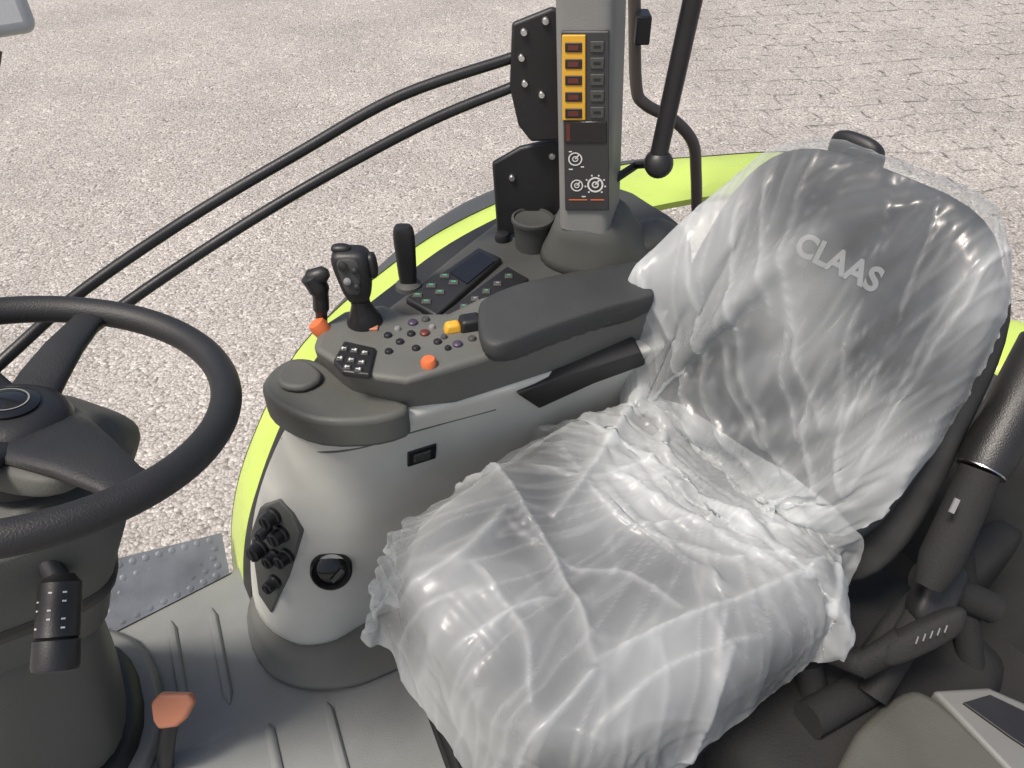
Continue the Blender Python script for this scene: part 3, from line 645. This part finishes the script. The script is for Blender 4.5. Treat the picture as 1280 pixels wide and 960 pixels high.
# ------------------------------------------------------------------ storage box at lower right
bx = thing('storage_box', 'grey storage box with dark handle recess at lower right beside the seat', 'box', Z(1150, 960, 0))
q = [Z(u, v, .28) for u, v in ((1048, 1000), (1066, 925), (1130, 866), (1320, 880), (1400, 1010), (1200, 1120))]
part('box_body', MB().prism(q, [p*1. - UP*.28 for p in q]), M['dgrey'], bx, bevel=.012)
l1 = spline([Z(u, v, .30) for u, v in ((1050, 1000), (1062, 930), (1090, 893), (1130, 863), (1162, 866), (1215, 910), (1275, 985), (1190, 1090))], 3, True)
part('lid', MB().loft([[p-UP*.03 for p in l1], l1]), M['lid'], bx, bevel=.012, seg=4, smooth=60)
l2 = [Z(u, v, .305) for u, v in ((1166, 862), (1236, 858), (1345, 905), (1345, 1010), (1282, 985))]
hb = part('side_tray', MB().prism(l2, [p-UP*.04 for p in l2]), M['tray'], bx, bevel=.006)
l3 = [Z(u, v, .309) for u, v in ((1204, 878), (1238, 868), (1330, 912), (1330, 965), (1262, 920))]
part('handle_recess', MB().prism(l3, [p-UP*.006 for p in l3]), M['black'], bx, bevel=.001)

# ------------------------------------------------------------------ rear wall
def rp(a, b, z): return RR*a+SS*b+UP*z
rw = MB().prism([rp(1.22, .75, .40), rp(1.22, -1.0, .40), rp(1.30, -1.0, .40), rp(1.30, .75, .40)], [rp(1.18, .75, -.08), rp(1.18, -1.0, -.08), rp(1.30, -1.0, -.08), rp(1.30, .75, -.08)])
o = solo('rear_wall', rw, M['pad'], 'dark grey rear wall of the cab behind the seat', 'wall', 'structure', bevel=.01)
rf = MB().pillow(D(1254, 448, 1.5), (RR, SS, UP), .20, lambda q: .07, lambda q: .05, 14, 24, 3, 3)
solo('rear_hood', rf, M['lime'], 'sliver of lime green bodywork behind the seat at the right edge', 'panel', smooth=60)

# monitor corner top-left
mo = thing('monitor', 'pale grey monitor corner at the upper left edge', 'monitor', D(-60, 20, .8))
mm_ = fr(D(-60, -20, .8), -ray(-60, -20)); part('housing', MB().box(mm_, .122, .108, -.03, 0), M['lgrey'], mo, bevel=.012, seg=4)
part('mount_arm', MB().tube(spline([D(-12, 60, .83), D(-25, 110, .84), D(-90, 250, .86), V((-.62, .5, .55))], 5), .011, 12), M['black'], mo)

# ------------------------------------------------------------------ plastic film: cloth settled over the seat, then creased
def grid_mb(P):
    n, k = len(P), len(P[0]); mb = MB(); mb.add([p for r in P for p in r], [(i*k+j, i*k+j+1, (i+1)*k+j+1, (i+1)*k+j) for i in range(n-1) for j in range(k-1)]); return mb
def nz(p, s, seed=0.): return noise.noise(V((p[0]*s+seed, p[1]*s-seed, p[2]*s+seed*.5)))
n1, n2 = 104, 100; P = []
for i in range(n1):
    row = []
    for j in range(n2):
        fa, fb = i/(n1-1), j/(n2-1)
        a = -.325+fa*(.60); b = -.325+fb*(.64)
        ea, eb = max(0, 1-fa*3), abs(2*fb-1)**2
        a += -.05*nz((b, 0, 0), 6, 2.)*ea-.016*nz((b, 0, 0), 17, 5.)*ea
        b += (.05*nz((a, 0, 0), 6, 8.)+.012*nz((a, 0, 0), 19, 3.))*eb
        cw = max(0, 1-fa*5)*max(0, 1-fb*3); a += .045*cw; b -= .02*cw
        p = V((cc.x, cc.y, 0))+rs*a+ls*b
        z = .555+.010*nz(p, 9, 5.)+.004*nz(p, 22, 9.)
        if a > .10: z += (a-.10)*1.5; p -= rs*(a-.10)*.45
        p.z = z; row.append(p)
    P.append(row)
cov1 = solo('seat_cover', grid_mb(P), M['film'], 'crumpled clear plastic film draped over the seat cushion', 'plastic cover', smooth=180)
nL, nC = 84, 130; mbk = MB()
mbk.pillow(bc-bn*.012, (bu, ls, bn), BL, lambda q: bw(q)*1.02, lambda q: .058, nL, nC, 2.9, 3.9, bol=.026, s0=.03, off=.012, caps=False, s1=.9999)
vv = []
for idx, p in enumerate(mbk.v):
    i = idx//nC; f = 1-i/nL
    p = p+V((nz(p, 14, 1), nz(p, 14, 4), nz(p, 14, 7)))*.005
    lat = (p-bc).dot(ls); hh = (p-bc).dot(bu)
    flare = max(0, -hh/.27)
    p = p+ls*lat*.10*flare+bn*.04*flare**2-bu*((.05*nz((lat*5, 0, 1), 3, 3)+.03*nz((lat*5, 0, 4), 9, 3))*f*f)
    if lat > .04: p = p-bu*.055*min(1, (lat-.04)/.12)*flare+ls*.012*flare
    if lat < -.10:      # loose flap on the far side, standing forward of the bolster
        wgt = min(1.1, (-lat-.10)/.10)**1.4*math.exp(-((hh-.03)/.11)**2); p = p-ls*.01*wgt+bn*.09*wgt-bu*.015*wgt
    vv.append(p)
mbk.v = vv
def bp_(p): return (p-bc).dot(bn)
def hu(p): return (p-bc).dot(bu)
def drop(fc):
    q = sum((mbk.v[k] for k in fc), V())/len(fc); lat = (q-bc).dot(ls)
    if lat > 0: return bp_(q) < -.022+.018*nz(q, 14, 1)+.008*nz(q, 34, 6)+.03*max(0, -hu(q)/.25)**2 and hu(q) < .17+.05*nz(q, 9, 3)
    return (fc[0] % nC) > nC*.53 and hu(q) < .15+.03*nz(q, 9, 3)
mbk.f = [fc for fc in mbk.f if not drop(fc)]
used = sorted({k for fc in mbk.f for k in fc}); re_ = {k: i for i, k in enumerate(used)}
mbk.v = [mbk.v[k] for k in used]; mbk.f = [tuple(re_[k] for k in fc) for fc in mbk.f]
cov2 = solo('seat_cover', mbk, M['film'], 'clear plastic bag pulled over the seat backrest', 'plastic cover', smooth=180)
def settle(covers, frames):
    for o in (cush, back):
        c = o.modifiers.new('col', 'COLLISION'); o.collision.thickness_outer = .004; o.collision.cloth_friction = 8
    for o, sh in covers:
        c = o.modifiers.new('cloth', 'CLOTH'); s = c.settings
        s.quality = 6; s.mass = .12; s.tension_stiffness = 25; s.compression_stiffness = 20; s.shear_stiffness = 12; s.bending_stiffness = .4
        s.tension_damping = 8; s.compression_damping = 8; s.air_damping = 3; s.shrink_min = sh; s.shrink_max = sh
        c.collision_settings.distance_min = .005; c.collision_settings.collision_quality = 3; c.collision_settings.use_self_collision = False
        c.point_cache.frame_start = 1; c.point_cache.frame_end = frames+5
    o = covers[1][0]; vg = o.vertex_groups.new(name='pin'); vg.add([v.index for v in o.data.vertices if hu(v.co+ORG[o]) > BL*.5], 1, 'REPLACE')
    vg.add([v.index for v in o.data.vertices if (v.co+ORG[o]-bc).dot(ls) < -.15 and bp_(v.co+ORG[o]) > .04], .9, 'REPLACE')
    o.modifiers['cloth'].settings.vertex_group_mass = 'pin'
    S.frame_start = 1; S.frame_end = frames+5
    for f in range(1, frames+1): S.frame_set(f)
    dg = bpy.context.evaluated_depsgraph_get(); res = []
    for o, _ in covers:
        res.append([v.co.copy() for v in o.evaluated_get(dg).data.vertices])
    for (o, _), r in zip(covers, res):
        o.modifiers.clear(); o.vertex_groups.clear()
        for v, c in zip(o.data.vertices, r): v.co = c
    for o in (cush, back):
        o.modifiers.clear()
    S.frame_set(1)
try:
    settle([(cov1, -.012), (cov2, -.010)], 28)
except Exception as ex:
    print('CLOTH FAILED', ex)
bpy.context.view_layer.update(); dg = bpy.context.evaluated_depsgraph_get()
tb = [(BVHTree.FromObject(o, dg), ORG[o]) for o in (cush, back)]
def rdg(x, y, z, k=4.2):
    return max(0., 1-abs(noise.noise(V((x, y, z))))*k)
FP = bb+bn*.07+UP*.09
# long creases, laid out on the cushion plane and on the backrest plane: (points, height, width)
bpl = fr(bc+bn*.06, bn)
CR = {0: [([(575, 555), (620, 590), (665, 660), (715, 740), (748, 835)], .015, .010), ([(740, 832), (840, 785), (950, 745), (1045, 700)], .011, .008),
          ([(505, 725), (580, 690), (640, 630)], .008, .009), ([(640, 925), (710, 880), (748, 835)], .010, .008), ([(690, 650), (750, 575), (800, 490)], .014, .010),
          ([(780, 660), (880, 650), (1000, 665)], .008, .006), ([(850, 965), (885, 880), (915, 800)], .010, .008), ([(1035, 690), (1050, 780), (985, 860)], .009, .008),
          ([(760, 590), (850, 640), (985, 725)], .010, .008), ([(820, 520), (850, 600), (960, 680)], .011, .008), ([(560, 800), (640, 760), (700, 745)], .006, .006), ([(880, 700), (905, 760), (890, 830)], .006, .006), ([(620, 640), (700, 700), (790, 720), (860, 770)], .005, .0055),
          ([(700, 560), (770, 640), (900, 700), (1010, 690)], .005, .005), ([(590, 700), (650, 780), (660, 870)], .005, .0055), ([(760, 900), (830, 840), (960, 790)], .005, .005), ([(660, 580), (740, 600), (830, 570)], .006, .0055)],
      1: [([(1000, 225), (985, 330), (998, 430), (1035, 540)], .006, .005), ([(1245, 290), (1200, 385), (1130, 500), (1055, 630)], .009, .006), ([(1060, 630), (1050, 560), (1085, 480), (1160, 390)], .007, .005),
          ([(880, 290), (878, 400), (900, 520), (965, 625)], .009, .006), ([(838, 330), (850, 440), (885, 570)], .009, .007), ([(1190, 480), (1125, 590), (1070, 690)], .009, .006), ([(930, 240), (918, 340), (932, 450), (985, 600)], .006, .005),
          ([(1105, 195), (1108, 260), (1090, 330)], .004, .0045), ([(1030, 640), (1010, 560), (1030, 470), (1100, 400)], .005, .005), ([(960, 215), (955, 300), (965, 400)], .005, .0045), ([(1170, 220), (1160, 300), (1120, 420), (1075, 520)], .004, .0045), ([(905, 420), (940, 520), (1000, 610)], .006, .005),
          ([(1080, 370), (1060, 450), (1050, 600)], .004, .0045), ([(1215, 330), (1150, 440), (1090, 560)], .004, .0045), ([(985, 380), (990, 480), (1020, 600)], .004, .0045)]}
KD = {0: [], 1: []}
for kk in (0, 1):
    for pts, hh_, ww in CR[kk]:
        c3 = [Z(u, v, .5) if kk == 0 else onplane(bpl, u, v) for u, v in pts]; c3 = spline(c3, 30)
        t = kdtree.KDTree(len(c3))
        for i, p in enumerate(c3):
            q = p.copy()
            if kk == 0: q.z = 0
            else: q = q-bn*(q-bc).dot(bn)
            t.insert(q, i)
        t.balance(); KD[kk].append((t, len(c3), hh_, ww))
for o, kind in ((cov1, 0), (cov2, 1)):
    q = o.modifiers.new('s', 'SUBSURF'); q.levels = 1
    bpy.context.view_layer.update(); dg = bpy.context.evaluated_depsgraph_get()
    me = bpy.data.meshes.new_from_object(o.evaluated_get(dg)); o.modifiers.clear(); o.data = me
    vals = []; new = []; side = 0.; flow = []
    near = []
    for v in me.vertices:
        p = v.co+ORG[o]; hits = [(t.find_nearest(p-g_), g_) for t, g_ in tb]; (h_, g_) = min(hits, key=lambda x: x[0][3])
        near.append(h_[3]); dv = p-(h_[0]+g_)
        if dv.length > 1e-5: side += v.normal.dot(dv.normalized())
    sgn = 1 if side > 0 else -1
    for v, dist in zip(me.vertices, near):
        p = v.co+ORG[o]; n_ = v.normal*sgn; ex = V((0, 0, 0)); wob = .007*nz(p, 18, 4)
        if kind == 0:
            d = p-FP; r = d.length; a = math.atan2(d.dot(ls), -d.dot(rs))
            h1 = rdg(p.x*5+1.3, p.y*5, p.z*5+3.1)*.5; h2 = rdg(a*5+.4*nz(p, 9, 1), r*4, 7.7)*.7; h3 = rdg(p.x*11, p.y*11, p.z*11+2); h4 = rdg(a*15+.3*nz(p, 20, 1), r*7, 1.7)
            q = p-cc; fa_, fb_ = q.dot(rs), q.dot(ls); zd = max(0, min(1, (.47-p.z)/.08))
            cw = max(0, min(1, (-.04-fb_)/.14)); ex = (-rs*.034-ls*.022+UP*.05)*cw*zd-rs*.012*zd*(1-cw)
            flat = V((p.x+wob, p.y+wob, 0)); front = p.z > .40
            w1, w2_ = .9*nz(p, 4, 2), .9*nz(p, 4, 9)
            flow += [fa_*13+fb_*19+w1*1.5, fa_*6-fb_*4.2+w2_, p.z*14]
        else:
            d = p-bc; lt_ = d.dot(ls); hh = d.dot(bu); fn = lt_/(.5+hh)*.5
            h1 = rdg(fn*9+.5*nz(p, 5, 2)+4.2, hh*2.0, 3.1)*.5; h2 = rdg(fn*26+.5*nz(p, 9, 1), hh*3.0, 7.7)*.8; h3 = rdg(p.x*10, p.y*10, p.z*6+2)*.4; h4 = rdg(fn*64+.3*nz(p, 14, 5), hh*4, 1.7)
            flat = p-bn*d.dot(bn)+ls*wob*.7; front = d.dot(bn) > 0
            flow += [fn*40+.7*nz(p, 5, 2), hh*3.6+.4*nz(p, 6, 7), d.dot(bn)*12]
        hc_ = 0.; mc = 0.
        if front:
            for t, L_, hh_, ww in KD[kind]:
                co_, ix, ds = t.find(flat)
                if ds < ww*4:
                    e_ = min(1, 5*min(ix, L_-1-ix)/L_+.15); k_ = math.exp(-ds/ww)*e_; hc_ = max(hc_, hh_*k_)+.25*min(hc_, hh_*k_); mc = max(mc, math.exp(-(ds/(ww*.6)))*e_)
        big = nz(p, 7, 3.3)
        env = .65+.8*max(-.5, big)
        h = hc_+(.006*h1**1.6+.0035*h2**1.4)*env+.0018*h3**2+.0013*h4**1.3
        lift = max(0., min(1., (dist-.006)/.05))
        base_ = .20 if kind == 0 else .06
        milk = base_+.18*lift+.38*big+.10*h1**2+.10*h2**2+.05*h3**2+.10*h4**2+.26*mc
        if kind == 1: milk += .24*max(0, min(1, (abs(lt_)-.11)/.08))+.12*max(0, min(1, (-hh-.10)/.1))
        else: milk += .10*max(0, min(1, (.30-r)/.2))
        vals.append(max(.02, min(.8, milk)))
        new.append(v.co+n_*h+ex)
    for v, c in zip(me.vertices, new): v.co = c
    at = me.attributes.new('milk', 'FLOAT', 'POINT'); at.data.foreach_set('value', vals)
    af = me.attributes.new('flow', 'FLOAT_VECTOR', 'POINT'); af.data.foreach_set('vector', flow); me.update()

# ------------------------------------------------------------------ light
w = bpy.data.worlds.new('World'); S.world = w; w.use_nodes = True
n = w.node_tree.nodes; sk = n.new('ShaderNodeTexSky'); sk.sky_type = 'NISHITA'; sk.sun_disc = False
sv = V((-.45, -.35, 1.05)).normalized()
sk.sun_elevation = math.asin(sv.z); sk.sun_rotation = math.atan2(sv.x, sv.y); sk.air_density = 1.0; sk.dust_density = 5.; sk.ozone_density = .6
w.node_tree.links.new(sk.outputs[0], n['Background'].inputs[0]); n['Background'].inputs[1].default_value = .15
L = bpy.data.lights.new('sun', 'SUN'); L.energy = 3.6; L.angle = rad(12); L.color = (1, .93, .84)
lo = bpy.data.objects.new('sun', L); COL.objects.link(lo); lo.rotation_euler = (-sv).to_track_quat('-Z', 'Y').to_euler()
S.view_settings.view_transform = 'Standard'; S.view_settings.look = 'None'; S.view_settings.exposure = 0
